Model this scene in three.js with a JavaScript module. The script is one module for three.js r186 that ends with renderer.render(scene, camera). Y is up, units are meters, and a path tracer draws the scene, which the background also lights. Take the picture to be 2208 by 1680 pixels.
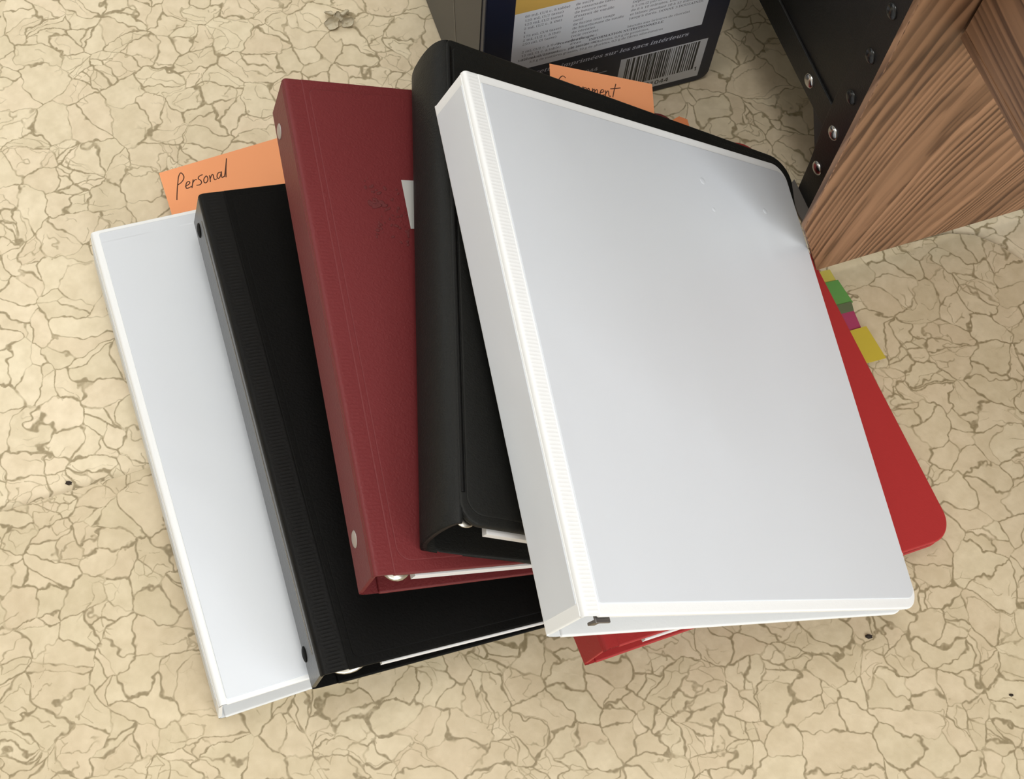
import * as THREE from 'three';
import { mergeGeometries, mergeVertices } from 'three/addons/utils/BufferGeometryUtils.js';
import { RoundedBoxGeometry } from 'three/addons/geometries/RoundedBoxGeometry.js';
import { RectAreaLightUniformsLib } from 'three/addons/lights/RectAreaLightUniformsLib.js';

// ---------------------------------------------------------------- camera, light, exposure
const scene = new THREE.Scene();
const camera = new THREE.PerspectiveCamera(2 * Math.atan(840 / 3010.25) * 180 / Math.PI, 2208 / 1680, 0.02, 20);
camera.position.set(0, 0.81753, 0);
camera.rotation.set(-1.17619, 0, 0.14149, 'XYZ');
const renderer = new THREE.WebGLRenderer({ antialias: true });
renderer.toneMapping = THREE.LinearToneMapping;
renderer.toneMappingExposure = 0.78;
renderer.shadowMap.enabled = true;
scene.background = new THREE.Color().setRGB(0.75, 0.87, 1.0);
RectAreaLightUniformsLib.init();
const DAY = new THREE.Color().setRGB(0.95, 0.985, 1.0);
const windowLights = [                       // x, y, z, width, height, facing x,z, intensity
  [1.1, 1.5, 1.96, 1.5, 1.2, 0, -1, 5.5],
  [1.96, 1.5, 0.95, 1.5, 1.2, -1, 0, 7.5],
  [-1.96, 1.5, -1.1, 1.5, 1.2, 1, 0, 2.6],
];
for (const [x, y, z, w, h, fx, fz, i] of windowLights) {
  const l = new THREE.RectAreaLight(DAY, i, w, h);
  l.position.set(x, y, z); l.lookAt(x + fx, y, z + fz); l.castShadow = true; l.name = 'window_daylight';
  scene.add(l);
}

// ---------------------------------------------------------------- helpers
function rng(seed) { let s = seed >>> 0; return () => { s = (s + 0x6D2B79F5) | 0; let t = Math.imul(s ^ (s >>> 15), 1 | s); t = (t + Math.imul(t ^ (t >>> 7), 61 | t)) ^ t; return ((t ^ (t >>> 14)) >>> 0) / 4294967296; }; }
function hash(x, y, s) { let h = Math.imul(x, 374761393) ^ Math.imul(y, 668265263) ^ Math.imul(s, 2246822519); h = Math.imul(h ^ (h >>> 13), 1274126177); return ((h ^ (h >>> 16)) >>> 0) / 4294967296; }
function vnoise(x, y, s) {
  const xi = Math.floor(x), yi = Math.floor(y), fx = x - xi, fy = y - yi;
  const u = fx * fx * (3 - 2 * fx), v = fy * fy * (3 - 2 * fy);
  const a = hash(xi, yi, s), b = hash(xi + 1, yi, s), c = hash(xi, yi + 1, s), d = hash(xi + 1, yi + 1, s);
  return a + (b - a) * u + (c - a) * v + (a - b - c + d) * u * v;
}
const fbm = (x, y, s, n = 3) => { let a = 0, w = 0.5, t = 0; for (let i = 0; i < n; i++) { a += w * vnoise(x, y, s + i); t += w; w *= 0.5; x *= 2.03; y *= 2.03; } return a / t; };
const sm = (a, b, x) => { const t = Math.min(1, Math.max(0, (x - a) / (b - a))); return t * t * (3 - 2 * t); };
const names = {};
function numbered(n) { const k = (names[n] = (names[n] || 0) + 1); return k === 1 ? n : n + '_' + String(k - 1).padStart(3, '0'); }
function shadowed(o) { o.traverse(m => { if (m.isMesh) { m.castShadow = true; m.receiveShadow = true; } }); return o; }
function tag(o, label, category, group) { o.userData.label = label; o.userData.category = category; if (group) o.userData.group = group; return o; }
function thing(name, label, category, group) { const g = new THREE.Group(); g.name = numbered(name); scene.add(g); return tag(g, label, category, group); }
function part(name, geo, mat, parent, label) { const m = new THREE.Mesh(geo, mat); m.name = name; if (label) m.userData.label = label; m.castShadow = m.receiveShadow = true; parent.add(m); return m; }
function single(name, geo, mat, label, category, group) { const m = new THREE.Mesh(geo, mat); m.name = numbered(name); m.castShadow = m.receiveShadow = true; scene.add(m); return tag(m, label, category, group); }
function struct(name, geo, mat) { const m = new THREE.Mesh(geo, mat); m.name = name; m.userData.kind = 'structure'; m.castShadow = m.receiveShadow = true; scene.add(m); return m; }
function dataTex(n, m, fn, srgb, rx = 1, ry = 1) {
  const d = new Uint8Array(n * m * 4); const c = [0, 0, 0];
  for (let j = 0; j < m; j++) for (let i = 0; i < n; i++) { fn(i, j, c); const k = (j * n + i) * 4; d[k] = c[0]; d[k + 1] = c[1]; d[k + 2] = c[2]; d[k + 3] = 255; }
  const t = new THREE.DataTexture(d, n, m); t.wrapS = t.wrapT = THREE.RepeatWrapping; t.magFilter = t.minFilter = THREE.LinearFilter;
  if (srgb) t.colorSpace = THREE.SRGBColorSpace; t.repeat.set(rx, ry); t.needsUpdate = true; return t;
}
const lin = (r, g, b) => new THREE.Color().setRGB(r, g, b);
// slab in a plane: x from x0 to x1, y from 0 to l (rounded corners), thickness th below height 0; y runs to -z
function roundShape(x0, y0, x1, y1, r) { // r = [x0y0, x1y0, x1y1, x0y1]
  const s = new THREE.Shape(); const q = Array.isArray(r) ? r : [r, r, r, r];
  s.moveTo(x0 + q[0], y0); s.lineTo(x1 - q[1], y0); if (q[1]) s.absarc(x1 - q[1], y0 + q[1], q[1], -Math.PI / 2, 0);
  s.lineTo(x1, y1 - q[2]); if (q[2]) s.absarc(x1 - q[2], y1 - q[2], q[2], 0, Math.PI / 2);
  s.lineTo(x0 + q[3], y1); if (q[3]) s.absarc(x0 + q[3], y1 - q[3], q[3], Math.PI / 2, Math.PI);
  s.lineTo(x0, y0 + q[0]); if (q[0]) s.absarc(x0 + q[0], y0 + q[0], q[0], Math.PI, 1.5 * Math.PI);
  return s;
}
function slab(shape, th, bev = 0.0006, seg = 3) { // top face at height 0
  const b = Math.min(bev, th * 0.45);
  const g = new THREE.ExtrudeGeometry(shape, { depth: th - 2 * b, bevelEnabled: true, bevelThickness: b, bevelSize: b, bevelOffset: -b, bevelSegments: seg, curveSegments: 10 });
  g.translate(0, 0, -th + b); g.rotateX(-Math.PI / 2); return g;
}
// sheet swept along u: profile of [v,h] outer points, inner offset points; uRange(p) -> [u0,u1]
function sweep(outer, inner, u0, u1, nu, disp) {
  const n = outer.length, pos = [], idx = [];
  for (let k = 0; k <= nu; k++) for (let side = 0; side < 2; side++) for (let i = 0; i < n; i++) {
    const p = i / (n - 1), a = typeof u0 === 'function' ? u0(p) : u0, b = typeof u1 === 'function' ? u1(p) : u1, u = a + (b - a) * k / nu;
    const q = (side ? inner : outer)[i]; let x = q[0], y = q[1];
    if (!side && disp) { const r = inner[i], dx = x - r[0], dy = y - r[1], L = Math.hypot(dx, dy) || 1, d = disp(u, p); x += dx / L * d; y += dy / L * d; }
    pos.push(x, y, -u);
  }
  const at = (k, side, i) => (k * 2 + side) * n + i, quad = (a, b, c, d) => idx.push(a, b, c, a, c, d);
  for (let k = 0; k < nu; k++) {
    for (let i = 0; i < n - 1; i++) { quad(at(k, 0, i), at(k, 0, i + 1), at(k + 1, 0, i + 1), at(k + 1, 0, i)); quad(at(k, 1, i), at(k + 1, 1, i), at(k + 1, 1, i + 1), at(k, 1, i + 1)); }
    quad(at(k, 0, 0), at(k + 1, 0, 0), at(k + 1, 1, 0), at(k, 1, 0)); quad(at(k, 0, n - 1), at(k, 1, n - 1), at(k + 1, 1, n - 1), at(k + 1, 0, n - 1));
  }
  for (let i = 0; i < n - 1; i++) { quad(at(0, 0, i), at(0, 1, i), at(0, 1, i + 1), at(0, 0, i + 1)); quad(at(nu, 0, i), at(nu, 0, i + 1), at(nu, 1, i + 1), at(nu, 1, i)); }
  let g = new THREE.BufferGeometry(); g.setAttribute('position', new THREE.Float32BufferAttribute(pos, 3));
  const uv = []; for (let i = 0; i < pos.length; i += 3) uv.push(pos[i] + pos[i + 1], -pos[i + 2]);
  g.setAttribute('uv', new THREE.Float32BufferAttribute(uv, 2)); g.setIndex(idx); g.computeVertexNormals(); return g;
}
function bez(a, c, b, n) { const o = []; for (let i = 0; i <= n; i++) { const t = i / n, s = 1 - t; o.push([s * s * a[0] + 2 * s * t * c[0] + t * t * b[0], s * s * a[1] + 2 * s * t * c[1] + t * t * b[1]]); } return o; }
function offset(line, d) { // to the right of travel
  return line.map((p, i) => { const a = line[Math.max(0, i - 1)], b = line[Math.min(line.length - 1, i + 1)], dx = b[0] - a[0], dy = b[1] - a[1], L = Math.hypot(dx, dy) || 1; return [p[0] + dy / L * d, p[1] - dx / L * d]; });
}

// ---------------------------------------------------------------- textures and materials
function marble(seed, size, tint) {
  // printed crackle-marble pattern: irregular cream cells with broken brown-grey veins; size in mm over the texture
  const N = 2048, k = size / N;
  const G = 21, G2 = 9.5, cache = new Map();
  const cellPts = (ci, cj, g, sd, out) => {
    const h0 = hash(ci, cj, sd), n = g === G ? (h0 < 0.22 ? 4 : h0 < 0.5 ? 2 : h0 < 0.62 ? 0 : 1) : 1;
    const cx = 0.1 + 0.8 * hash(ci, cj, sd + 9), cy = 0.1 + 0.8 * hash(ci, cj, sd + 10), sp = n > 2 ? 0.62 : 0.95;
    for (let q = 0; q < n; q++) { const a = hash(ci * 7 + q, cj, sd + 1), b = hash(ci, cj * 7 + q, sd + 2); out.push([(ci + cx + (a - 0.5) * sp) * g, (cj + cy + (b - 0.5) * sp) * g, ci * 31 + q, cj]); }
  };
  const cand = (ci, cj, g, sd) => {
    const key = ((ci + 64) * 512 + cj + 64) * 2 + (g === G ? 0 : 1); let a = cache.get(key); if (a) return a; a = [];
    for (let i = -2; i <= 2; i++) for (let jj = -2; jj <= 2; jj++) cellPts(ci + i, cj + jj, g, sd, a);
    cache.set(key, a); return a;
  };
  const out = [0, 0, null, null];
  const near = (x, y, g, sd) => {
    const a = cand(Math.floor(x / g), Math.floor(y / g), g, sd); let d1 = 1e9, d2 = 1e9, d3 = 1e9, p1 = null, p2 = null;
    for (let q = 0; q < a.length; q++) { const p = a[q], dx = p[0] - x, dy = p[1] - y, d = dx * dx + dy * dy;
      if (d < d1) { d3 = d2; d2 = d1; p2 = p1; d1 = d; p1 = p; } else if (d < d2) { d3 = d2; d2 = d; p2 = p; } else if (d < d3) d3 = d; }
    const ex = p2[0] - p1[0], ey = p2[1] - p1[1], el = Math.hypot(ex, ey) || 1;
    out[0] = ((p1[0] + p2[0]) / 2 - x) * ex / el + ((p1[1] + p2[1]) / 2 - y) * ey / el; out[1] = Math.sqrt(d3) - Math.sqrt(d1); out[2] = p1; out[3] = p2; return out;
  };
  return dataTex(N, N, (i, j, c) => {
    const X = i * k, Y = j * k;
    const n1 = vnoise(X / 19, Y / 19, seed + 11) - 0.5, n2 = vnoise(X / 19, Y / 19, seed + 21) - 0.5, s1 = vnoise(X / 4, Y / 4, seed + 13) - 0.5, s2 = vnoise(X / 4, Y / 4, seed + 23) - 0.5;
    const s3 = vnoise(X / 1.7, Y / 1.7, seed + 15) - 0.5;
    const wx = X * 0.93 + 17 * n1 + 3.2 * s1 + 0.8 * s3, wy = Y * 1.08 + 14 * n2 + 3.2 * s2 - 0.8 * s3;
    near(wx, wy, G, seed); const e = out[0], f3 = out[1], p1 = out[2], p2 = out[3];
    const hs = hash(p1[2] + p2[2], p1[3] + p2[3], seed + 3);
    const wn = vnoise(X / 6, Y / 6, seed + 31), wj = vnoise(X / 11, Y / 11, seed + 33);
    const w = 0.12 + 0.8 * wn * wn * (0.35 + hs) + 1.7 * sm(3.6, 0, f3) * wj * wj;
    let v = sm(w + 0.55, w * 0.35, e) * (0.34 + 0.66 * sm(0.15, 0.6, hs * 0.6 + 0.5 * wn));
    const m = sm(0.46, 0.64, vnoise(X / 24, Y / 24, seed + 41));
    if (m > 0.02) { near(wx + 400, wy + 900, G2, seed + 50); const q1 = out[2], q2 = out[3]; if (hash(q1[2] + q2[2], q1[3] + q2[3], seed + 6) < 0.6) v = Math.max(v, sm(0.55, 0.1, out[0]) * 0.6 * m); }
    v *= 0.7 + 0.55 * vnoise(X / 1.3, Y / 1.3, seed + 45); if (v > 1) v = 1;
    const cell = hash(p1[2], p1[3], seed + 7) - 0.5, mot = 0.65 * vnoise(X / 6, Y / 6, seed + 61) + 0.35 * vnoise(X / 2.2, Y / 2.2, seed + 62) - 0.5, pk = hash(p1[2], p1[3], seed + 8) - 0.5;
    const gr = (hash(i, j, seed) - 0.5) * 3;
    const r = 225 + cell * 9 + mot * 17 + gr + pk * 1.5, g = 209 + cell * 10 + mot * 18 + gr - pk, b = 179 + cell * 11 + mot * 20 + gr;
    c[0] = (r + (155 - r) * v) * tint[0]; c[1] = (g + (139 - g) * v) * tint[1]; c[2] = (b + (107 - b) * v) * tint[2];
  }, true);
}
const FS = 0.78;
const texFar = marble(7, FS * 1000, [1, 1, 1]), texNear = marble(91, FS * 1000, [0.92, 0.908, 0.885]);  // near tint: duller print plus a darkening painted in for cast shadow
for (const t of [texFar, texNear]) { t.repeat.set(1 / FS, 1 / FS); t.offset.set(0.5, 0.02); }
const floorBump = dataTex(256, 256, (i, j, c) => { c[0] = c[1] = c[2] = 255 * fbm(i / 9, j / 9, 5, 3); }, false, 12, 12);
const matFar = new THREE.MeshStandardMaterial({ map: texFar, roughness: 0.5, bumpMap: floorBump, bumpScale: 0.00012 });
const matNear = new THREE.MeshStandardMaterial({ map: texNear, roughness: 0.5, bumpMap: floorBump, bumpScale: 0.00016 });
const matWall = new THREE.MeshStandardMaterial({ color: lin(0.72, 0.70, 0.66), roughness: 0.9 });
const matCeil = new THREE.MeshStandardMaterial({ color: lin(0.82, 0.81, 0.79), roughness: 0.9 });
const matTrim = new THREE.MeshStandardMaterial({ color: lin(0.78, 0.78, 0.76), roughness: 0.5 });
const matSub = new THREE.MeshStandardMaterial({ color: lin(0.3, 0.25, 0.18), roughness: 0.9 });
const matGlass = new THREE.MeshPhysicalMaterial({ color: 0xffffff, transmission: 1, thickness: 0, roughness: 0.02 });

const grain = (cell, seed) => dataTex(256, 256, (i, j, c) => { const w = (x, n) => ((x % n) + n) % n; let a = vnoise(w(i, 256) / cell, w(j, 256) / cell, seed), b = vnoise(i / (cell * 0.45), j / (cell * 0.45), seed + 3); c[0] = c[1] = c[2] = 255 * (0.6 * a + 0.4 * b); }, false, 1 / 0.06, 1 / 0.06);
const bumpVinyl = grain(4, 3), bumpLeather = grain(3, 17);
const wrinkle = dataTex(512, 512, (i, j, c) => { const x = i / 512, y = j / 512; c[0] = c[1] = c[2] = 255 * fbm(x * 5 + 2 * fbm(x * 3, y * 3, 9, 2), y * 3.2, 4, 2); }, false, 1 / 0.3, 1 / 0.3);
const vinyl = (r, g, b, rough, bs = 0.00012, extra = {}) => new THREE.MeshPhysicalMaterial({ color: lin(r, g, b), roughness: rough, specularIntensity: 0.6, bumpMap: bumpVinyl, bumpScale: bs, ...extra });
const M = {
  white: vinyl(0.84, 0.845, 0.85, 0.42, 0.00004),
  film: new THREE.MeshPhysicalMaterial({ color: lin(0.655, 0.68, 0.725), roughness: 0.36, bumpMap: wrinkle, bumpScale: 0.0012 }),
  filmFlat: new THREE.MeshPhysicalMaterial({ color: lin(0.655, 0.68, 0.725), roughness: 0.36 }),
  black: vinyl(0.0045, 0.0043, 0.004, 0.5, 0.00012, { specularIntensity: 0.14 }),
  blackHinge: vinyl(0.0045, 0.0043, 0.004, 0.5, 0.0001, { specularIntensity: 0.3 }),
  blackSpine: vinyl(0.0045, 0.0043, 0.004, 0.36, 0.0001, { specularIntensity: 1, clearcoat: 0.6, clearcoatRoughness: 0.4 }),
  maroon: vinyl(0.150, 0.020, 0.022, 0.5, 0.00016),
  leather: new THREE.MeshPhysicalMaterial({ color: lin(0.0125, 0.0125, 0.0115), roughness: 0.52, specularIntensity: 0.35, bumpMap: bumpLeather, bumpScale: 0.0002 }),
  red: vinyl(0.40, 0.030, 0.030, 0.45, 0.00008),
  paper: new THREE.MeshStandardMaterial({ color: lin(0.80, 0.79, 0.80), roughness: 0.85 }),
  chrome: new THREE.MeshStandardMaterial({ color: lin(0.42, 0.39, 0.34), metalness: 1, roughness: 0.26 }),
  dullSteel: new THREE.MeshStandardMaterial({ color: lin(0.20, 0.19, 0.19), metalness: 1, roughness: 0.4 }),
  steelBlack: new THREE.MeshStandardMaterial({ color: lin(0.012, 0.012, 0.012), roughness: 0.42, bumpMap: bumpLeather, bumpScale: 0.0001 }),
  steelDusty: new THREE.MeshStandardMaterial({ color: lin(0.05, 0.05, 0.052), roughness: 0.6 }),
  rivet: new THREE.MeshStandardMaterial({ color: lin(0.74, 0.74, 0.74), metalness: 1, roughness: 0.24 }),
  darkRivet: new THREE.MeshStandardMaterial({ color: lin(0.02, 0.02, 0.02), roughness: 0.2 }),
  aged: new THREE.MeshStandardMaterial({ color: lin(0.45, 0.40, 0.38), metalness: 0.6, roughness: 0.5 }),
};

// ---------------------------------------------------------------- room shell
const R = 2.0, CH = 2.4;
{
  const floor = struct('floor', new THREE.BoxGeometry(2 * R + 0.2, 0.1, 2 * R + 0.2).translate(0, -0.0549, 0), matSub);
  // seam of the two vinyl sheets (world x, z); the nearer sheet laps over and ends in a rounded corner
  const sx = -1 * R, dir = [0.896, -0.444], A0 = [-0.2157, -0.2539];
  const line = s => [A0[0] + dir[0] * s, A0[1] + dir[1] * s];
  const a = line((sx - A0[0]) / dir[0]);
  const sheet = new THREE.Shape();
  const edge = [a, line(-0.05), [0.0, -0.3635], [0.2419, -0.4835], [0.2638, -0.4938], [0.279, -0.4998], [0.2955, -0.5014], [0.3114, -0.4968], [0.3297, -0.4865], [0.352, -0.466], [0.372, -0.438], [0.39, -0.405], [0.56, -0.06], [1.2, 1.25], [1.2, R], [-R, R]];
  edge.forEach(([x, z], i) => i ? sheet.lineTo(x, -z) : sheet.moveTo(x, -z));
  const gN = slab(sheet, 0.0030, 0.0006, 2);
  part('vinyl_sheet', gN, matNear, floor, 'slightly duller marble-print vinyl sheet lapped on top, its tint partly painted shadow, rounded at its corner');
  const gF = slab(roundShape(-R, -R, R, R, 0), 0.0022, 0.0001, 1); gF.translate(0, -0.0029, 0);
  part('vinyl_sheet', gF, matFar, floor, 'brighter marble-print vinyl sheet running underneath');
  // walls with real window openings
  function wallGeo(w, h, hole) {
    const s = new THREE.Shape([new THREE.Vector2(-w / 2, 0), new THREE.Vector2(w / 2, 0), new THREE.Vector2(w / 2, h), new THREE.Vector2(-w / 2, h)]);
    if (hole) s.holes.push(new THREE.Path([[hole[0], hole[1]], [hole[0], hole[3]], [hole[2], hole[3]], [hole[2], hole[1]]].map(p => new THREE.Vector2(...p))));
    return new THREE.ExtrudeGeometry(s, { depth: 0.12, bevelEnabled: false });
  }
  const near = struct('wall_near', wallGeo(2 * R + 0.24, CH, [-1.85, 0.9, -0.35, 2.1]), matWall); near.rotation.y = Math.PI; near.position.set(0, 0, R + 0.12); // local x is flipped
  const left = struct('wall_left', wallGeo(2 * R, CH, [0.35, 0.9, 1.85, 2.1]), matWall); left.rotation.y = Math.PI / 2; left.position.set(-R - 0.12, 0, 0);
  const right = struct('wall_right', wallGeo(2 * R, CH, [0.2, 0.9, 1.7, 2.1]), matWall); right.rotation.y = -Math.PI / 2; right.position.set(R + 0.12, 0, 0);
  const far = struct('wall_far', wallGeo(2 * R + 0.24, CH), matWall); far.position.set(0, 0, -R - 0.12);
  struct('ceiling', new THREE.BoxGeometry(2 * R + 0.24, 0.1, 2 * R + 0.24).translate(0, CH + 0.05, 0), matCeil);
  function win(n, cx, cy, cz, ry) {
    const w = struct('window_' + n, mergeGeometries([new THREE.BoxGeometry(1.5, 0.04, 0.05).translate(0, 0.58, 0), new THREE.BoxGeometry(1.5, 0.04, 0.05).translate(0, -0.58, 0), new THREE.BoxGeometry(0.04, 1.12, 0.05).translate(-0.73, 0, 0), new THREE.BoxGeometry(0.04, 1.12, 0.05).translate(0.73, 0, 0), new THREE.BoxGeometry(0.03, 1.12, 0.04)]), matTrim);
    w.position.set(cx, cy, cz); w.rotation.y = ry;
    for (const sx of [-1, 1]) part('pane', new THREE.BoxGeometry(0.69, 1.12, 0.004).translate(sx * 0.3625, 0, 0), matGlass, w);
  }
  win(1, R + 0.07, 1.5, 0.95, Math.PI / 2); win(3, 1.1, 1.5, R + 0.07, 0); win(2, -R - 0.07, 1.5, -1.1, Math.PI / 2);
}

// added ceiling lamp, out of view: flat lit diffuser panel to brighten the floor
{
  const lamp = thing('added_ceiling_lamp', 'added square flat white ceiling lamp, out of view, brightening the floor', 'lamp'); lamp.position.set(0.02, CH, -0.5);
  part('frame', mergeGeometries([[0, 0.46, 0.96, 0.04], [0, -0.46, 0.96, 0.04], [0.46, 0, 0.04, 0.88], [-0.46, 0, 0.04, 0.88]].map(([x, z, w, d]) => new THREE.BoxGeometry(w, 0.05, d).translate(x, -0.025, z))), matTrim, lamp);
  part('diffuser', new THREE.BoxGeometry(0.88, 0.01, 0.88).translate(0, -0.03, 0), new THREE.MeshStandardMaterial({ color: lin(0.8, 0.8, 0.78), emissive: lin(1, 0.985, 0.95), emissiveIntensity: 1.5, roughness: 0.6 }), lamp, 'glowing white diffuser');
  const l = new THREE.RectAreaLight(lin(1, 0.985, 0.95), 7, 0.88, 0.88); l.position.set(0, -0.04, 0); l.rotation.x = -Math.PI / 2; l.castShadow = true; l.name = 'added_lamp_light'; lamp.add(l);
}

// ---------------------------------------------------------------- binders
// pose: x,y,z of the lower spine corner; yaw, tilt across (tv), tilt along (tu); t: hinge height, dv: hinge shift, tf: fore-edge height
const POSE = {
  A: { p: [-0.13939, 0.0002, -0.11195], yaw: 0.46982, tv: -0.0076, tu: 0.00221, t: 0.03568, dv: 0.00502, tf: 0.0100, L: 0.3097, W: 0.2754 },
  B: { p: [-0.08583, 0.0411, -0.12875], yaw: 0.42933, tv: -0.11567, tu: 0.02014, t: 0.03574, dv: 0.0043, tf: 0.0090, L: 0.2989, W: 0.2657 },
  E: { p: [0.05974, 0.05148, -0.16045], yaw: 0.50088, tv: -0.18868, tu: 0.00073, t: 0.02887, dv: 0.00604, tf: 0.0088, L: 0.2985, W: 0.2550 },
  M: { p: [-0.06333, 0.11404, -0.16705], yaw: 0.34455, tv: -0.30112, tu: 0.02411, t: 0.03789, dv: -0.00164, tf: 0.0090, L: 0.2899, W: 0.2652 },
  D: { p: [-0.03497, 0.1364, -0.19073], yaw: 0.1727, tv: -0.38918, tu: -0.02998, t: 0.04375, dv: 0.00247, tf: 0.0110, L: 0.2869, W: 0.2623 },
  W: { p: [0.03054, 0.174, -0.14553], yaw: 0.33071, tv: -0.53793, tu: 0.01162, t: 0.03775, dv: -0.00336, tf: 0.0122, L: 0.2923, W: 0.2594 },
};
function place(o, q) { o.position.set(...q.p); o.rotation.set(q.tu, q.yaw, q.tv, 'YXZ'); return o; }
function binder(name, label, q, o) {
  const g = place(thing(name, label, 'binder'), q); const { t, dv, tf, L, W } = q, th = o.th || 0.0028, hw = o.hw || 0.009;
  const a = Math.atan2(tf - t, W - dv), Lc = Math.hypot(W - dv, t - tf), as = Math.atan2(t, dv), Ls = Math.hypot(t, dv);
  const up = m => { m.position.set(dv, t, 0); m.rotation.z = a; return m; };
  const sp = m => { m.rotation.z = as; return m; };
  const rc = o.r || 0.01;
  // upper cover: board panel with welded rim and a slightly raised inner pad or clear sleeve
  const fc = up(part('front_cover', slab(roundShape(hw, 0, Lc, L, [0.001, rc, rc, 0.001]), th, 0.0009), o.coverMat || o.mat, g));
  if (o.pad) fc.attach(up(part(o.padName || 'cover_pad', slab(roundShape(hw + o.pad[0], o.pad[1], Lc - o.pad[2], L - o.pad[1], o.padR || [0.004, rc * 0.7, rc * 0.7, 0.004]), 0.0011, o.padBev || 0.0005).translate(0, o.padH || 0.0005, 0), o.padMat || o.mat, g, o.padLabel)));
  // lower cover
  const lo = part('back_cover', slab(roundShape(hw, 0, W, L, [0.001, rc, rc, 0.001]), th, 0.0009), o.mat, g); lo.position.y = th;
  // spine board
  const spn = sp(part('spine', slab(roundShape(0.0035, 0.0008, Ls - 0.0035, L - 0.0008, 0.0008), th * 0.9, 0.0006), o.spineMat || o.mat, g));
  if (o.spinePad) spn.attach(sp(part(o.spinePadName || 'spine_pad', slab(roundShape(0.0035 + o.spinePad[0], o.spinePad[1], Ls - 0.0035 - o.spinePad[0], L - o.spinePad[1], 0.0008), 0.001, 0.0004).translate(0, 0.0004, 0), o.spinePadMat, g)));
  // hinges: flexible welded strips bent round the spine edges, ribbed across
  const ca = Math.cos(a), sa = Math.sin(a), cs = Math.cos(as), ss = Math.sin(as);
  const S1 = [dv, t], hs = [dv - cs * 0.0042, t - ss * 0.0042], he = [dv + ca * (hw + 0.0012), t + sa * (hw + 0.0012)], hm = [dv + ca * 0.0032, t + sa * 0.0032];
  const cor = bez(hs, S1, hm, 8), prof = cor.concat([0.12, 0.24, 0.36, 0.48, 0.6, 0.72, 0.84, 1].map(f => [hm[0] + (he[0] - hm[0]) * f, hm[1] + (he[1] - hm[1]) * f]));
  const po = offset(prof, 0.0003), pi = offset(prof, 0.0014), rib = o.rib === undefined ? 0.00022 : o.rib;
  const per = o.ribPer || 0.0021, [rr0, rr1] = o.ribRange || [0.35, 0.96];
  part('hinge', sweep(po, pi, 0.0004, L - 0.0004, rib ? Math.round(L / per) * 6 : 2, rib ? (u, p) => (p > rr0 && p < rr1 ? rib * Math.max(0, Math.sin(u * 2 * Math.PI / per)) : 0) : null), o.hingeMat || o.mat, g, o.hingeLabel);
  const lp = bez([hw + 0.001, 0.0003], [0, 0], [cs * 0.0042, ss * 0.0042], 8);
  part('hinge', sweep(offset(lp, 0.0002), offset(lp, 0.0013), 0.0004, L - 0.0004, 2), o.hingeMat || o.mat, g);
  // pages lying under the upper cover
  if (o.pages) { const [v0, v1, pt, ui] = o.pages; const pg = up(part('pages', slab(roundShape(v0, ui, Lc - v1, L - 0.008, 0), pt, 0.0001, 1).translate(0, -th - 0.0012, 0), M.paper, g, 'white paper pages')); }
  // ring mechanism on the spine: arched plate, rings, end levers
  if (o.rings) {
    const rm = part('ring_plate', sweep(bez([th + 0.0005, t * 0.5 - 0.009], [th + 0.009, t * 0.5], [th + 0.0005, t * 0.5 + 0.009], 8), bez([th + 0.0001, t * 0.5 - 0.009], [th + 0.006, t * 0.5], [th + 0.0001, t * 0.5 + 0.009], 8), 0.014, L - 0.014, 2), M.chrome, g, 'silver metal ring plate');
    const rr = Math.min(0.013, t * 0.3);
    for (const f of [0.14, 0.5, 0.86]) part('ring', new THREE.TorusGeometry(rr, 0.0013, 8, 28).translate(th + 0.003 + rr, t * 0.5 - rr * 0.12, -L * f), M.chrome, rm, 'silver metal ring');
    for (const [u, s] of [[o.leverU === undefined ? 0.006 : o.leverU, 1], [L - 0.008, -1]]) {
      if (o.lever === 'tab') {
        const e = new THREE.SphereGeometry(1, 24, 14); e.scale(o.lv ? o.lv[0] : 0.0095, o.lv ? o.lv[1] : 0.0038, 0.011);
        part('ring_lever', e.rotateZ(a).translate(o.lv ? o.lv[2] : 0.021, o.lv ? o.lv[3] : t * 0.66, -u), M.chrome, rm, 'silver ring-opening lever');
      } else {
        const b1 = new RoundedBoxGeometry(0.0095, 0.0014, 0.009, 2, 0.0005).rotateZ(a).translate(0.0112, t - 0.0062, -u - s * 0.0005), b2 = new RoundedBoxGeometry(0.0042, 0.0065, 0.0016, 2, 0.0005).translate(0.0095, t - 0.0095, -u + s * 0.0026);
        part('ring_lever', mergeGeometries([b1, b2]), M.dullSteel, rm, 'dark grey bent metal ring lever');
      }
    }
  }
  g.userData.frame = { a, Lc, as, Ls, th };
  return { g, a, Lc, as, Ls, up, sp, fc, spn };
}
// A: white view binder flat on the floor
const bA = binder('ring_binder', 'white view binder lying flat on the floor, lowest of the stack', POSE.A,
  { mat: M.white, r: 0.006, hw: 0.0042, rib: 0, pad: [0.0008, 0.0026, 0.004], padMat: M.film, padName: 'clear_sleeve', padR: 0.0015, spinePad: [0.004, 0.006], spinePadMat: M.film, spinePadName: 'spine_sleeve', pages: [0.02, 0.016, 0.003, 0.01], rings: false });
// B: black vinyl binder
const bB = binder('ring_binder', 'black vinyl binder on the white one, with a grey-sheened riveted spine', POSE.B,
  { mat: M.black, hingeMat: M.blackHinge, spineMat: M.blackSpine, r: 0.012, hw: 0.015, rib: 0.0002, pad: [0.004, 0.005, 0.006], pages: [0.034, 0.06, 0.0042, -0.0004], rings: true, lever: 'tab', ribRange: [0.62, 0.86], lv: [0.0135, 0.0024, 0.0205, 0.0242], leverU: 0.0105 });
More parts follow.
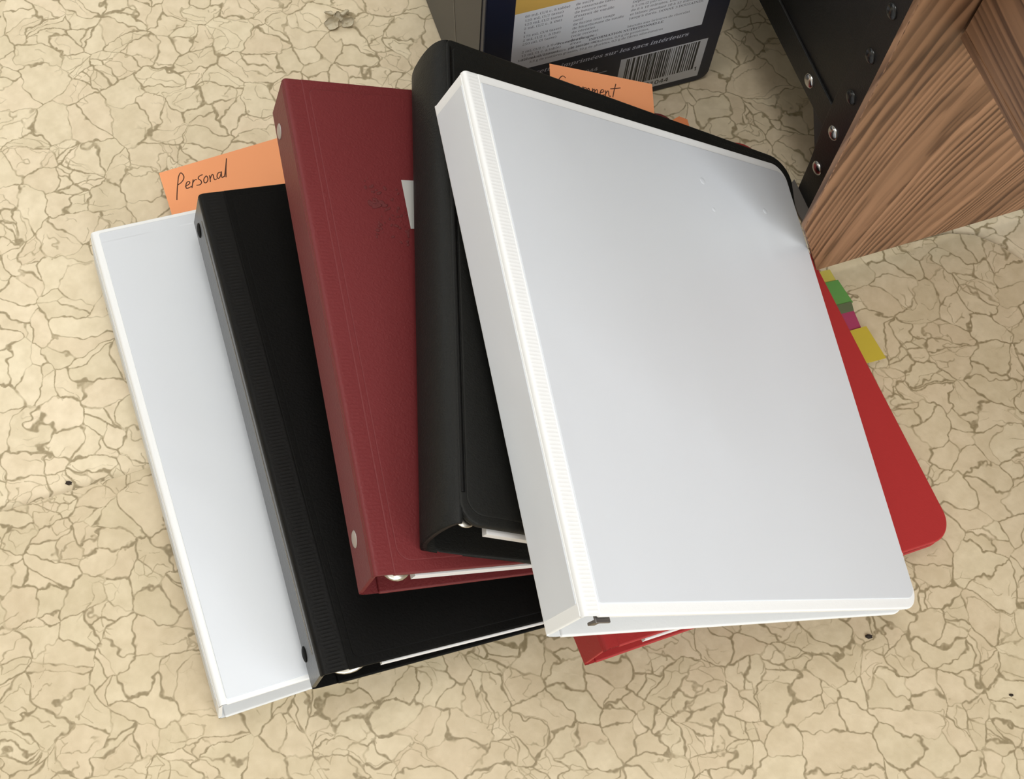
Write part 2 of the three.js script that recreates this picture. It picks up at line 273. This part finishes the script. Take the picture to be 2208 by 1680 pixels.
// E: red binder
const bE = binder('ring_binder', 'bright red binder whose rounded corner sticks out under the top white binder', POSE.E,
  { mat: M.red, r: 0.017, hw: 0.008, th: 0.0024, rib: 0, pages: [0.026, 0.04, 0.0045, -0.0004], rings: false });
// M: maroon binder
const bM = binder('ring_binder', 'maroon vinyl binder with a scuffed patch and a white label', POSE.M,
  { mat: M.maroon, r: 0.013, hw: 0.011, rib: 0.00009, pad: [0.0035, 0.0065, 0.007], padR: [0.008, 0.009, 0.009, 0.004], pages: [0.024, 0.04, 0.0058, -0.0005], rings: true, lever: 'tab', ribRange: [0.55, 0.85], lv: [0.0095, 0.0030, 0.0135, 0.0285], leverU: 0.0095 });
// W: top white view binder
const bW = binder('ring_binder', 'large white view binder lying tilted on top of the stack', POSE.W,
  { mat: M.white, r: 0.012, hw: 0.0095, rib: 0.0001, pad: [0.001, 0.0058, 0.0012], padMat: M.film, padName: 'clear_sleeve', padLabel: 'pale grey clear plastic sleeve', padR: [0.001, 0.008, 0.008, 0.001], spinePad: [0.0008, 0.007], spinePadMat: M.film, spinePadName: 'spine_sleeve', pages: [0.022, 0.006, 0.0042, 0.0015], rings: true, lever: 'bent', leverU: 0.002 });
// spine rivets
function domeGeo(r, h) { const p = []; for (let i = 0; i <= 8; i++) { const f = 1 - i / 8; p.push(new THREE.Vector2(r * Math.sin(f * Math.PI / 2) || 0.00001, h * Math.cos(f * Math.PI / 2))); } return new THREE.LatheGeometry(p, 24); }
for (const [b, u, s, m, l] of [[bM, 0.2707, 0.0125, M.aged, 'grey metal rivet'], [bM, 0.0262, 0.0155, M.aged, 'grey metal rivet'], [bB, 0.286, 0.0142, M.black, 'black rivet'], [bB, 0.0192, 0.0079, M.black, 'black rivet']])
  b.spn.attach(b.sp(part('rivet', domeGeo(0.0046, 0.0011).translate(s, 0.0001, -u), m, b.g, l)));
// maroon binder: label slip and a patch of dried glue
{
  const lab = part('label', slab(new THREE.Shape([[0.0602, 0.2268], [0.125, 0.2275], [0.1245, 0.196], [0.0598, 0.1955]].map(p => new THREE.Vector2(...p))), 0.0002, 0.00005, 1).translate(0, 0.0008, 0), new THREE.MeshStandardMaterial({ color: lin(0.50, 0.49, 0.47), roughness: 0.6 }), bM.g, 'greyish white paper label');
  bM.fc.attach(bM.up(lab));
  const r = rng(5), gs = [];
  for (let i = 0; i < 90; i++) {
    const cl = i < 22; const x = cl ? 0.0375 + r() * 0.010 : 0.036 + r() * 0.026, y = cl ? 0.2085 + r() * 0.0035 : 0.185 + r() * 0.042;
    const s = new THREE.SphereGeometry(1, 7, 4); const k = 0.0003 + r() * (cl ? 0.0011 : 0.0007); s.scale(k * (1 + r()), 0.00012, k); s.rotateY(r() * 3); s.translate(x, 0.0006, -y); gs.push(s);
  }
  const glue = part('glue_residue', mergeGeometries(gs), vinyl(0.185, 0.036, 0.037, 0.6), bM.g, 'scuffed patch of dried glue specks'); glue.userData.kind = 'stuff'; bM.fc.attach(bM.up(glue));
}
for (const [u, v, r] of [[0.262, 0.175, 0.0024], [0.243, 0.178, 0.0015], [0.252, 0.229, 0.0020]]) bW.fc.attach(bW.up(part('sleeve_bubble', domeGeo(r, 0.0004).translate(v, 0.0004, -u), M.filmFlat, bW.g)));
// D: padded black portfolio binder with a rounded spine
{
  const q = POSE.D, { t, dv, tf, L, W } = q, g = place(thing('portfolio_binder', 'padded black portfolio binder with rounded spine, directly beneath the top white binder', 'binder'), q);
  const a = Math.atan2(tf - t, W - dv), Lc = Math.hypot(W - dv, t - tf), th = 0.0042;
  const up = m => { m.position.set(dv, t, 0); m.rotation.z = a; return m; };
  const fc = up(part('front_cover', slab(roundShape(0.0015, 0, Lc, L, [0.012, 0.018, 0.018, 0.004]), th, 0.0018, 4), M.leather, g));
  fc.attach(up(part('cover_pad', slab(roundShape(0.005, 0.005, Lc - 0.005, L - 0.005, [0.010, 0.014, 0.014, 0.004]), 0.0016, 0.0008, 3).translate(0, 0.0007, 0), M.leather, g)));
  const lo = part('back_cover', slab(roundShape(0.006, -0.003, W, L, [0.004, 0.018, 0.018, 0.006]), th, 0.0018, 4), M.leather, g); lo.position.y = th;
  const sp = bez([0.010, 0.0002], [-0.006, 0.0002], [-0.0045, t * 0.5], 8).concat(bez([-0.0045, t * 0.5], [-0.0035, t - 0.0025], [dv + 0.0028, t - 0.0008], 10).slice(1));
  part('spine', sweep(sp, offset(sp, 0.0035), p => -0.003 + 0.004 * p, p => L - 0.010 * (1 - p) * (1 - p) - 0.001, 24), M.leather, g);
  const st = [[dv + 0.0022, t + 0.0001], [dv + 0.0032, t + 0.0004], [dv + 0.0042, t - 0.0001]];
  part('seam_piping', sweep(st, offset(st, 0.0008), 0.016, L - 0.006, 2), M.blackHinge, g);
  up(part('pages', slab(roundShape(0.019, -0.0018, Lc - 0.06, L - 0.010, 0), 0.0042, 0.0001, 1).translate(0, -th - 0.0008, 0), M.paper, g, 'white paper pages'));
  const rm = part('ring_plate', sweep(bez([0.003, t * 0.5 - 0.009], [0.013, t * 0.5], [0.003, t * 0.5 + 0.009], 8), bez([0.0026, t * 0.5 - 0.009], [0.010, t * 0.5], [0.0026, t * 0.5 + 0.009], 8), 0.014, L - 0.014, 2), M.chrome, g, 'silver metal ring plate');
  for (const f of [0.14, 0.5, 0.86]) part('ring', new THREE.TorusGeometry(0.012, 0.0013, 8, 28).translate(0.018, t * 0.48, -L * f), M.chrome, rm, 'silver metal ring');
  for (const u of [0.008, L - 0.012]) { const e = new THREE.SphereGeometry(1, 24, 14); e.scale(0.0075, 0.0017, 0.008); part('ring_lever', e.rotateZ(a).translate(0.0090, t - 0.0068, -u), M.chrome, rm, 'silver ring-opening lever'); }
}

// ---------------------------------------------------------------- sticky notes and page flags
function canvas(w, h, draw) { const c = document.createElement('canvas'); c.width = w; c.height = h; draw(c.getContext('2d'), w, h); const t = new THREE.CanvasTexture(c); t.colorSpace = THREE.SRGBColorSpace; return t; }
const ORANGE = '#f6a472';
// handwriting: letters as strokes in a unit box (x right, y up, x-height 1)
const GLYPH = {
  P: [1.15, [[0.15, -0.9, 0.2, 0.3, 0.42, 1.9], [0.42, 1.9, 0.62, 2.5, 0.95, 2.2, 1.15, 1.6, 0.75, 1.05, 0.32, 0.95]]],
  e: [0.75, [[0.05, 0.45, 0.6, 0.55, 0.55, 0.95, 0.2, 0.95, 0.05, 0.4, 0.2, 0.02, 0.75, 0.2]]],
  r: [0.62, [[0.05, 0.0, 0.15, 0.55, 0.22, 0.98], [0.18, 0.6, 0.4, 1.02, 0.62, 0.85]]],
  s: [0.75, [[0.7, 1.25, 0.3, 1.25, 0.15, 0.9, 0.5, 0.6, 0.62, 0.25, 0.35, 0.0, 0.0, 0.12]]],
  o: [0.72, [[0.4, 0.95, 0.08, 0.75, 0.08, 0.15, 0.4, 0.02, 0.62, 0.4, 0.5, 0.9, 0.35, 0.92]]],
  n: [0.85, [[0.05, 0.85, 0.12, 0.4, 0.12, 0.02], [0.12, 0.4, 0.3, 0.9, 0.5, 0.85, 0.55, 0.3, 0.68, 0.02, 0.85, 0.12]]],
  a: [0.85, [[0.6, 0.8, 0.25, 0.95, 0.03, 0.45, 0.2, 0.02, 0.5, 0.3, 0.62, 0.85], [0.62, 0.85, 0.6, 0.2, 0.72, 0.02, 0.9, 0.15]]],
  l: [0.5, [[0.1, 0.1, 0.28, 1.0, 0.45, 2.35], [0.45, 2.35, 0.3, 1.2, 0.28, 0.0]]],
  G: [1.2, [[1.05, 2.0, 0.7, 2.4, 0.2, 1.8, 0.05, 0.8, 0.4, 0.05, 0.95, 0.4, 1.0, 1.0], [0.7, 1.05, 1.1, 1.05, 1.05, 0.1]]],
  v: [0.7, [[0.05, 0.95, 0.3, 0.05, 0.45, 0.4, 0.65, 1.0]]],
  m: [1.1, [[0.05, 0.9, 0.1, 0.02], [0.1, 0.5, 0.28, 1.0, 0.42, 0.6, 0.45, 0.02], [0.45, 0.5, 0.65, 1.0, 0.82, 0.6, 0.85, 0.05, 1.1, 0.2]]],
  t: [0.8, [[0.5, 2.1, 0.35, 1.0, 0.32, 0.02], [-0.15, 1.25, 0.5, 1.4, 1.2, 1.6]]],
};
function write(ctx, text, x, y, s, slope, slant, lw) {
  ctx.strokeStyle = '#452417'; ctx.lineWidth = lw; ctx.lineCap = 'round'; ctx.lineJoin = 'round'; let cx = 0;
  for (const ch of text) {
    const [w, st] = GLYPH[ch];
    for (const p of st) {
      const pt = i => { const gx = cx + p[i] + p[i + 1] * slant, gy = p[i + 1] + (cx + p[i]) * slope; return [x + gx * s, y - gy * s]; };
      ctx.beginPath(); ctx.moveTo(...pt(0));
      for (let i = 2; i < p.length - 2; i += 2) { const a = pt(i), b = pt(i + 2); const m = i + 4 >= p.length ? b : [(a[0] + b[0]) / 2, (a[1] + b[1]) / 2]; ctx.quadraticCurveTo(a[0], a[1], m[0], m[1]); }
      if (p.length === 4) ctx.lineTo(...pt(2));
      ctx.stroke();
    }
    cx += w * 1.02;
  }
}
function note(name, label, q, poly, h, tex, mat) { // poly of [u,v] in binder coordinates, printed on the first edge's square
  const g = slab(new THREE.Shape(poly.map(([u, v]) => new THREE.Vector2(v, u))), 0.00022, 0.00005, 1);
  if (tex) { const uv = g.attributes.uv, ps = g.attributes.position; for (let i = 0; i < uv.count; i++) uv.setXY(i, (ps.getX(i) - tex.v0) / tex.w, (-ps.getZ(i) - tex.u0) / tex.h); }
  g.translate(0, h, 0);
  const m = single(name, g, mat, label, name === 'page_flag' ? 'page flag' : 'sticky note'); return place(m, q);
}
{
  const t1 = { v0: 0.056, u0: 0.2735, w: 0.127, h: 0.076 };
  const tex1 = canvas(1270, 760, (c, w, h) => { c.fillStyle = ORANGE; c.fillRect(0, 0, w, h); write(c, 'Personal', 62, 185, 56, 0.06, 0.22, 6.5); });
  note('sticky_note', 'orange sticky note reading Personal, poking out of the lowest white binder', POSE.A, [[0.2735, 0.0565], [0.2765, 0.183], [0.3535, 0.1815], [0.3487, 0.0558]], 0.0195, t1, new THREE.MeshStandardMaterial({ map: tex1, roughness: 0.85 }));
  const t2 = { v0: 0.085, u0: 0.242, w: 0.076, h: 0.078 };
  const tex2 = canvas(760, 780, (c, w, h) => { c.fillStyle = ORANGE; c.fillRect(0, 0, w, h); write(c, 'Government', 46, 243, 50, 0.13, 0.2, 6); });
  note('sticky_note', 'orange sticky note poking out above the padded black portfolio binder', POSE.D, [[0.242, 0.085], [0.243, 0.158], [0.3191, 0.1597], [0.3141, 0.0864]], 0.0125, t2, new THREE.MeshStandardMaterial({ map: tex2, roughness: 0.85 }));
  note('sticky_note', 'tiny orange note corner peeking out beside the maroon binder corner', POSE.M, [[0.25, 0.235], [0.285, 0.2600], [0.2908, 0.2713], [0.2884, 0.2769], [0.2700, 0.2770]], 0.0056, null, new THREE.MeshStandardMaterial({ color: new THREE.Color('#e58a58'), roughness: 0.85 }));
  const film = (r, g, b) => new THREE.MeshPhysicalMaterial({ color: lin(r, g, b), roughness: 0.5, transmission: 0.35, thickness: 0 });
  for (const [nm, col, pl, h] of [
    ['short yellow film page flag next to the wooden panel, in the red binder', film(0.72, 0.62, 0.12), [[0.193, 0.236], [0.1925, 0.2655], [0.1826, 0.266], [0.1836, 0.236]], 0.0050],
    ['green film page flag with a darker end, in the red binder', film(0.16, 0.42, 0.10), [[0.1850, 0.236], [0.1836, 0.2672], [0.1655, 0.2696], [0.1655, 0.236]], 0.0054],
    ['dark olive film page flag between the green and magenta ones, in the red binder', film(0.16, 0.20, 0.10), [[0.1668, 0.236], [0.1662, 0.2685], [0.1596, 0.2668], [0.1600, 0.236]], 0.0058],
    ['magenta film page flag in the red binder', film(0.50, 0.06, 0.16), [[0.1606, 0.236], [0.1601, 0.2672], [0.1472, 0.2661], [0.1468, 0.236]], 0.0052],
    ['long yellow film page flag in the red binder, farthest from the wooden panel', film(0.70, 0.56, 0.06), [[0.1466, 0.236], [0.147, 0.2697], [0.1222, 0.2719], [0.1226, 0.236]], 0.0060],
  ]) note('page_flag', nm, POSE.E, pl, h, null, col);
}

// ---------------------------------------------------------------- wooden cabinet panels
function wood(seed, cath) {
  return dataTex(1024, 1024, (i, j, c) => {
    const x = i / 1024, y = j / 1024; // y along the grain; tile 0.42 m
    const X = x * 0.42, Y = y * 0.42; // metres across and along the grain
    const q = cath ? X / (1 + 4.2 * Y) + 0.010 * Math.sin(Y * 9 + 1) : X + 0.012 * Math.sin(Y * 7);
    const wob = 0.010 * (fbm(X * 14, Y * 5, seed, 2) - 0.5) + 0.0022 * (fbm(X * 90, Y * 14, seed + 2, 2) - 0.5);
    const rf = (q + wob) * 185 + 3 * vnoise(q * 50, 3, seed + 14); const fr = rf - Math.floor(rf), id = hash(Math.floor(rf), 3, seed);
    const d = sm(0.15, 0.85, fr) * sm(1.0, 0.9, fr) * (0.25 + 0.75 * id);
    const rf2 = (q + wob * 0.8) * 47; const d2 = vnoise(rf2, Y * 3, seed + 5);
    const pore = sm(0.58, 0.8, vnoise((q + wob * 0.5) * 900, Y * 40, seed + 8)) * (0.3 + 0.7 * sm(0.3, 0.8, fr));
    const fine = vnoise((q + wob) * 420, Y * 9, seed + 9) - 0.5;
    const k = Math.min(1, 0.68 * d + 0.36 * d2 + 0.34 * pore);
    c[0] = 163 - 84 * k + 22 * fine; c[1] = 123 - 72 * k + 18 * fine; c[2] = 92 - 62 * k + 15 * fine;
  }, true, 1 / 0.42, 1 / 0.42);
}
{
  const g = thing('wooden_cabinet', 'oak-grained wooden cabinet panels standing at the right of the binders', 'cabinet');
  g.position.set(0.1878, 0, -0.4469); g.rotation.y = 0.4648;
  const t1 = wood(3, true); t1.offset.set(0.034 / 0.42 + 0.02, 0); const t2 = wood(23, false);
  const m1 = new THREE.MeshStandardMaterial({ map: t1, roughness: 0.55 }), m2 = new THREE.MeshStandardMaterial({ map: t2, roughness: 0.55 });
  const sh = new THREE.Shape([[-0.0315, 0.72], [-0.0315, 0.0905], [-0.003, 0.0195], [0.5, 0.0195], [0.5, 0.72]].map(p => new THREE.Vector2(...p)));
  part('front_panel', new THREE.ExtrudeGeometry(sh, { depth: 0.0028, bevelEnabled: true, bevelThickness: 0.0006, bevelSize: 0.0006, bevelOffset: -0.0006, bevelSegments: 2 }).translate(0, 0, -0.0034), m1, g);
  { const pg = g.children[0].geometry, nn = pg.attributes.normal, pp = pg.attributes.position, uu = pg.attributes.uv; for (let i = 0; i < uu.count; i++) if (Math.abs(nn.getZ(i)) < 0.5) uu.setXY(i, pp.getX(i) + pp.getZ(i), pp.getY(i)); }
  const bs = new THREE.Shape([[0.002, 0.272], [0.26, 0.272], [0.26, 0.72], [0.002, 0.72]].map(p => new THREE.Vector2(...p)));
  const bg = new THREE.ExtrudeGeometry(bs, { depth: 0.018, bevelEnabled: false });
  const rot = gg => { const uv = gg.attributes.uv; for (let i = 0; i < uv.count; i++) uv.setXY(i, uv.getY(i), uv.getX(i)); return gg.rotateY(-Math.PI / 2).translate(0.0225, 0, 0); };
  part('side_board', rot(bg), m2, g);
  const es = new THREE.Shape([[0.002, 0.266], [0.26, 0.266], [0.26, 0.272], [0.002, 0.272]].map(p => new THREE.Vector2(...p)));
  part('edge_band', rot(new THREE.ExtrudeGeometry(es, { depth: 0.0184, bevelEnabled: true, bevelThickness: 0.0002, bevelSize: 0.0008, bevelOffset: -0.0008, bevelSegments: 2 })), m2, g);
  part('added_top_board', new RoundedBoxGeometry(0.53, 0.02, 0.29, 2, 0.002).translate(0.235, 0.731, 0.135), m2, g);  // added unseen cabinet top, shades the floor at the right
  part('side_board', new THREE.BoxGeometry(0.018, 0.70, 0.26).translate(0.49, 0.37, 0.131), m2, g);  // added unseen far side, blocks light coming from the right
  for (const x of [0.12, 0.46]) part('foot', new THREE.BoxGeometry(0.03, 0.021, 0.03).translate(x, 0.0095, -0.045), M.steelDusty, g);
}

// ---------------------------------------------------------------- black riveted steel rack
{
  const g = thing('steel_rack', 'black riveted steel rack standing behind the wooden cabinet panel', 'rack');
  g.position.set(0.1797, -0.0029, -0.5091); g.rotation.y = -1.1060;
  const ext = (pts, d, z, b = 0.0004) => new THREE.ExtrudeGeometry(new THREE.Shape(pts.map(p => new THREE.Vector2(...p))), { depth: d - 2 * b, bevelEnabled: true, bevelThickness: b, bevelSize: b, bevelOffset: -b, bevelSegments: 2 }).translate(0, 0, z - d + b);
  const H = 0.46;
  part('side_panel', ext([[-0.33, 0.07], [-0.01, 0.07], [-0.01, H], [-0.33, H]], 0.0012, -0.0030), M.steelBlack, g);
  part('bottom_flange', ext([[-0.34, 0.0655], [-0.0175, 0.0685], [-0.0155, 0.0685], [-0.0155, 0.0915], [-0.34, 0.0915]], 0.0018, -0.0012), M.steelBlack, g);
  part('gusset', ext([[-0.0345, 0.0667], [-0.0131, 0.0371], [-0.0105, 0.0371], [-0.0105, 0.074], [-0.0345, 0.074]], 0.0012, -0.0030), M.steelDusty, g, 'dusty grey triangular gusset');
  part('corner_post', ext([[-0.0158, H], [-0.0155, 0.075], [-0.0118, 0.035], [-0.0109, 0.0], [0.0113, 0.0], [0.0113, H]], 0.0018, 0.0006), M.steelBlack, g);
  part('corner_post', new RoundedBoxGeometry(0.0018, H, 0.028, 1, 0.0004).translate(0.0104, H / 2, -0.0148), M.steelBlack, g);
  part('corner_post', new RoundedBoxGeometry(0.0018, H, 0.03, 1, 0.0004).translate(-0.338, H / 2, -0.015), M.steelBlack, g);
  part('shelf', new RoundedBoxGeometry(0.34, 0.02, 0.28, 1, 0.001).translate(-0.165, 0.08, -0.146), M.steelBlack, g);
  part('shelf', new RoundedBoxGeometry(0.34, 0.02, 0.28, 1, 0.001).translate(-0.165, H - 0.02, -0.146), M.steelBlack, g);
  for (const [x, z] of [[-0.338, -0.27], [0.009, -0.27]]) part('corner_post', new RoundedBoxGeometry(0.003, H, 0.03, 1, 0.0004).translate(x, H / 2, z), M.steelBlack, g);
  const dome = domeGeo(0.0051, 0.0024).rotateX(Math.PI / 2);
  for (const [s, h, m, l] of [[-0.0446, 0.0802, M.rivet, 'shiny silver rivet'], [-0.0035, 0.0812, M.rivet, 'shiny silver rivet'], [-0.0028, 0.0405, M.rivet, 'shiny silver rivet'], [-0.003, 0.1212, M.darkRivet], [-0.0036, 0.162, M.darkRivet], [-0.0036, 0.2028, M.darkRivet]])
    part('rivet', dome.clone().translate(s, h, s < -0.02 ? -0.0012 : 0.0006), m, g, l);
  const f = new THREE.Shape([[0.1674, -0.5182], [0.1712, -0.5247], [0.1836, -0.5003], [0.1797, -0.4910], [0.1755, -0.4975]].map(([x, z]) => new THREE.Vector2(x, -z)));
  const strip = single('shim_strip', slab(f, 0.0012, 0.0003, 2).translate(0, -0.0001, 0), new THREE.MeshStandardMaterial({ color: lin(0.16, 0.145, 0.13), roughness: 0.7 }), 'small grey strip lying on the floor at the foot of the steel rack', 'strip');
}

// ---------------------------------------------------------------- navy carton with printed panel
{
  const g = thing('food_carton', 'navy blue food carton with French text and a barcode, standing behind the binders', 'carton');
  g.position.set(-0.0476, -0.0029, -0.5243); g.rotation.y = 0.4556;
  const w = 0.1705, h = 0.27, d = 0.125;
  const navy = new THREE.MeshPhysicalMaterial({ color: lin(0.006, 0.011, 0.030), roughness: 0.42 });
  const greyBoard = new THREE.MeshStandardMaterial({ color: lin(0.12, 0.11, 0.092), roughness: 0.8, bumpMap: bumpVinyl, bumpScale: 0.0002 });
  const s = roundShape(0, 0, w, h, [0.002, 0.009, 0.002, 0.002]);
  part('carton_body', new THREE.ExtrudeGeometry(s, { depth: d, bevelEnabled: true, bevelThickness: 0.0012, bevelSize: 0.0012, bevelOffset: -0.0012, bevelSegments: 3 }).translate(0, 0, -d - 0.0012), navy, g);
  part('side_panel', new THREE.BoxGeometry(0.0006, h - 0.004, d - 0.005).translate(-0.0003, h / 2, -d / 2 - 0.003), greyBoard, g, 'bare grey cardboard side');
  const cr = [[-0.0007, 0.02, -0.045], [-0.0008, 0.09, -0.058], [-0.0007, 0.18, -0.066], [-0.0008, 0.262, -0.078]].map(p => new THREE.Vector3(...p));
  part('crease', new THREE.TubeGeometry(new THREE.CatmullRomCurve3(cr), 24, 0.00045, 5), new THREE.MeshStandardMaterial({ color: lin(0.26, 0.24, 0.2), roughness: 0.8 }), g, 'pale worn crease');
  // printed front, 12 px per mm over the lower 160 mm
  const PX = 11.5, cw = Math.round(w * 1000 * PX), chh = 160, cH = Math.round(chh * PX);
  const tex = canvas(cw, cH, (c) => {
    const X = mm => mm * PX, Y = mm => (chh - mm) * PX;
    c.fillStyle = '#101a31'; c.fillRect(0, 0, cw, cH);
    c.fillStyle = '#e6eaf1'; c.fillRect(X(19.2), Y(200), X(134), Y(67.5) - Y(200));
    c.fillStyle = '#d9b25c'; c.fillRect(X(19.2), Y(200), X(134), Y(126.5) - Y(200));
    c.fillStyle = '#221c18'; c.font = 'bold ' + X(5.2) + 'px serif'; c.fillText('Au choix, délicieux', X(56), Y(127.8));
    c.fillStyle = '#3a3d48'; const fs = 3.0;
    const colA = ['60 mL (1/4 c. à table)', '125 mL (1/2 tasse)', '125 mL (1/2 tasse)', '2 mL (1/2 c. à thé)', '1', '175 mL (3/4 tasse)', '2 mL (1/2 c. à thé)', '250 mL (1 tasse)', '', '2 mL (1/2 c. à thé)', '15 mL (1 c. à table)', '125 mL (1/2 tasse)'];
    const colB = ['de sucre', 'de cassonade tassée', 'de beurre mou', 'd\u2019extrait de vanille', 'oeuf', 'de farine tout usage', 'de bicarbonate de soude', 'de céréales', '(voir recette)', 'de sel', 'd\u2019eau', 'de raisins secs'];
    const colC = ['Chauffer le four. Mélanger le beurre', 'et le sucre. Ajouter l\u2019oeuf et la vanille.', 'Incorporer la farine, puis les céréales.', 'Déposer par c. à table sur une plaque,', 'à 5 cm (2 po) de distance. Cuire au four', 'de 8 à 10 minutes. Laisser refroidir', 'et laisser pendant 10 à 12 minutes ou', 'jusqu\u2019à dorés. DONNE 3 DOUZAINES.'];
    c.font = X(fs) + 'px serif';
    colA.forEach((t, i) => c.fillText(t, X(26), Y(121 - i * 4.0)));
    colB.forEach((t, i) => c.fillText(t, X(59), Y(121 - i * 4.0)));
    colC.forEach((t, i) => c.fillText(t, X(98), Y(121.5 - i * 4.1), X(52)));
    c.font = 'bold ' + X(3) + 'px serif'; c.fillText('Première rangée :', X(50), Y(84.5)); c.fillText('INFORMATION NUTRITIONNELLE', X(72), Y(80.6));
    c.font = X(2.8) + 'px serif'; c.fillText('biscuits aux brisures de chocolat', X(98), Y(84.5)); c.fillText('Information alimentaire, par biscuit : 76 calories, 0,8 g de protéines,', X(24), Y(76.6), X(126)); c.fillText('3,3 g de matières grasses, 10 g de glucides, 0,5 g de fibres alimentaires', X(32), Y(72.8), X(118));
    c.fillStyle = '#c3c8d4'; c.font = 'italic bold ' + X(5.4) + 'px serif'; c.fillText('Recettes imprimées sur les sacs intérieurs', X(30), Y(58.6), X(121));
    c.font = 'bold ' + X(5.4) + 'px sans-serif'; c.fillStyle = '#9aa0ad'; c.fillText('31044', X(67.5), Y(44.5)); c.fillRect(X(67.5), Y(41.5), X(22), X(0.9));
    c.fillStyle = '#cfd2d8'; c.fillRect(X(98.5), Y(50), X(63), X(43)); c.fillStyle = '#15161a';
    let x = 103; const r = rng(77); while (x < 155) { const bw = 0.35 + 0.4 * Math.floor(r() * 4); c.fillRect(X(x), Y(48.5), X(bw), X(32)); x += bw + 0.35 + 0.4 * Math.floor(r() * 3.2); }
    c.font = 'bold ' + X(6) + 'px monospace'; c.fillText('31044', X(121), Y(9.6)); c.fillText('1', X(156.5), Y(14));
  });
  const pl = new THREE.ShapeGeometry(roundShape(0.0012, 0.0012, w - 0.0012, 0.16, [0.001, 0.008, 0, 0]), 8); { const uv = pl.attributes.uv, ps = pl.attributes.position; for (let i = 0; i < uv.count; i++) uv.setXY(i, ps.getX(i) / w, ps.getY(i) / 0.16); }
  part('printed_front', pl.translate(0, 0, 0.0003), new THREE.MeshPhysicalMaterial({ map: tex, roughness: 0.45 }), g, 'printed front with white text panel and barcode');
}

// ---------------------------------------------------------------- floor litter
{
  // torn, curled scrap: a few thin cupped lobes joined at the middle
  const lobes = [[-0.0048, 0.0030, 0.0036, 0.0052, 0.0042, 0.5, 0.5], [-0.0058, 0.0034, -0.0050, 0.0040, 0.0034, -0.6, -0.4], [0.0002, 0.0040, -0.0006, 0.0040, 0.0030, 0.3, -0.7], [0.0058, 0.0026, 0.0042, 0.0052, 0.0040, 0.5, 0.4], [0.0046, 0.0030, -0.0044, 0.0038, 0.0034, -0.7, 0.3]];
  const gs = lobes.map(([x, y, z, a, b, rx, rz], k) => {
    const c = new THREE.SphereGeometry(1, 18, 10, 0, Math.PI * 2, 0, 1.75); const p = c.attributes.position;
    for (let i = 0; i < p.count; i++) { const f = 1 + 0.5 * (vnoise(p.getX(i) * 2.3 + k * 7, p.getZ(i) * 2.3, 31) - 0.5), d = 0.6 * (vnoise(p.getX(i) * 3 + k * 5, p.getZ(i) * 3, 47) - 0.5); p.setXYZ(i, p.getX(i) * a * f, (-p.getY(i) * 0.55 + d) * b, p.getZ(i) * b * f); }
    c.rotateX(rx); c.rotateZ(rz); c.translate(x, y, z); c.computeVertexNormals(); return c;
  });
  const g = mergeGeometries(gs); g.computeBoundingBox(); g.translate(0, -g.boundingBox.min.y, 0);
  const m = single('paper_scrap', g, new THREE.MeshStandardMaterial({ color: lin(0.64, 0.57, 0.43), roughness: 0.8, side: THREE.DoubleSide }), 'small crumpled beige scrap lying on the open floor', 'scrap');
  m.position.set(-0.1583, -0.0029, -0.6029); m.rotation.y = 0.3;
  const dark = new THREE.MeshStandardMaterial({ color: lin(0.025, 0.016, 0.010), roughness: 0.8 });
  const crumb = (x, y, z, s, label) => { const c = new THREE.IcosahedronGeometry(1, 1); const p = c.attributes.position; for (let i = 0; i < p.count; i++) { const k = 0.75 + 0.5 * hash(Math.round(p.getX(i) * 50), Math.round(p.getY(i) * 50 + p.getZ(i) * 90), 4); p.setXYZ(i, p.getX(i) * k * s * 1.5, p.getY(i) * k * s * 0.6, p.getZ(i) * k * s); } c.computeVertexNormals(); const o = single('crumb', c, dark, label, 'crumb'); o.position.set(x, y + s * 0.4, z); };
  crumb(-0.2589, -0.0029, -0.2393, 0.0014, 'dark brown crumb beside the floor seam');
  crumb(0.2326, 0, -0.2142, 0.0015, 'dark brown crumb near the free corner of the top white binder');
  crumb(0.3187, 0, -0.1912, 0.0009, 'tiny dark crumb alone on the open near floor');
}

renderer.render(scene, camera);
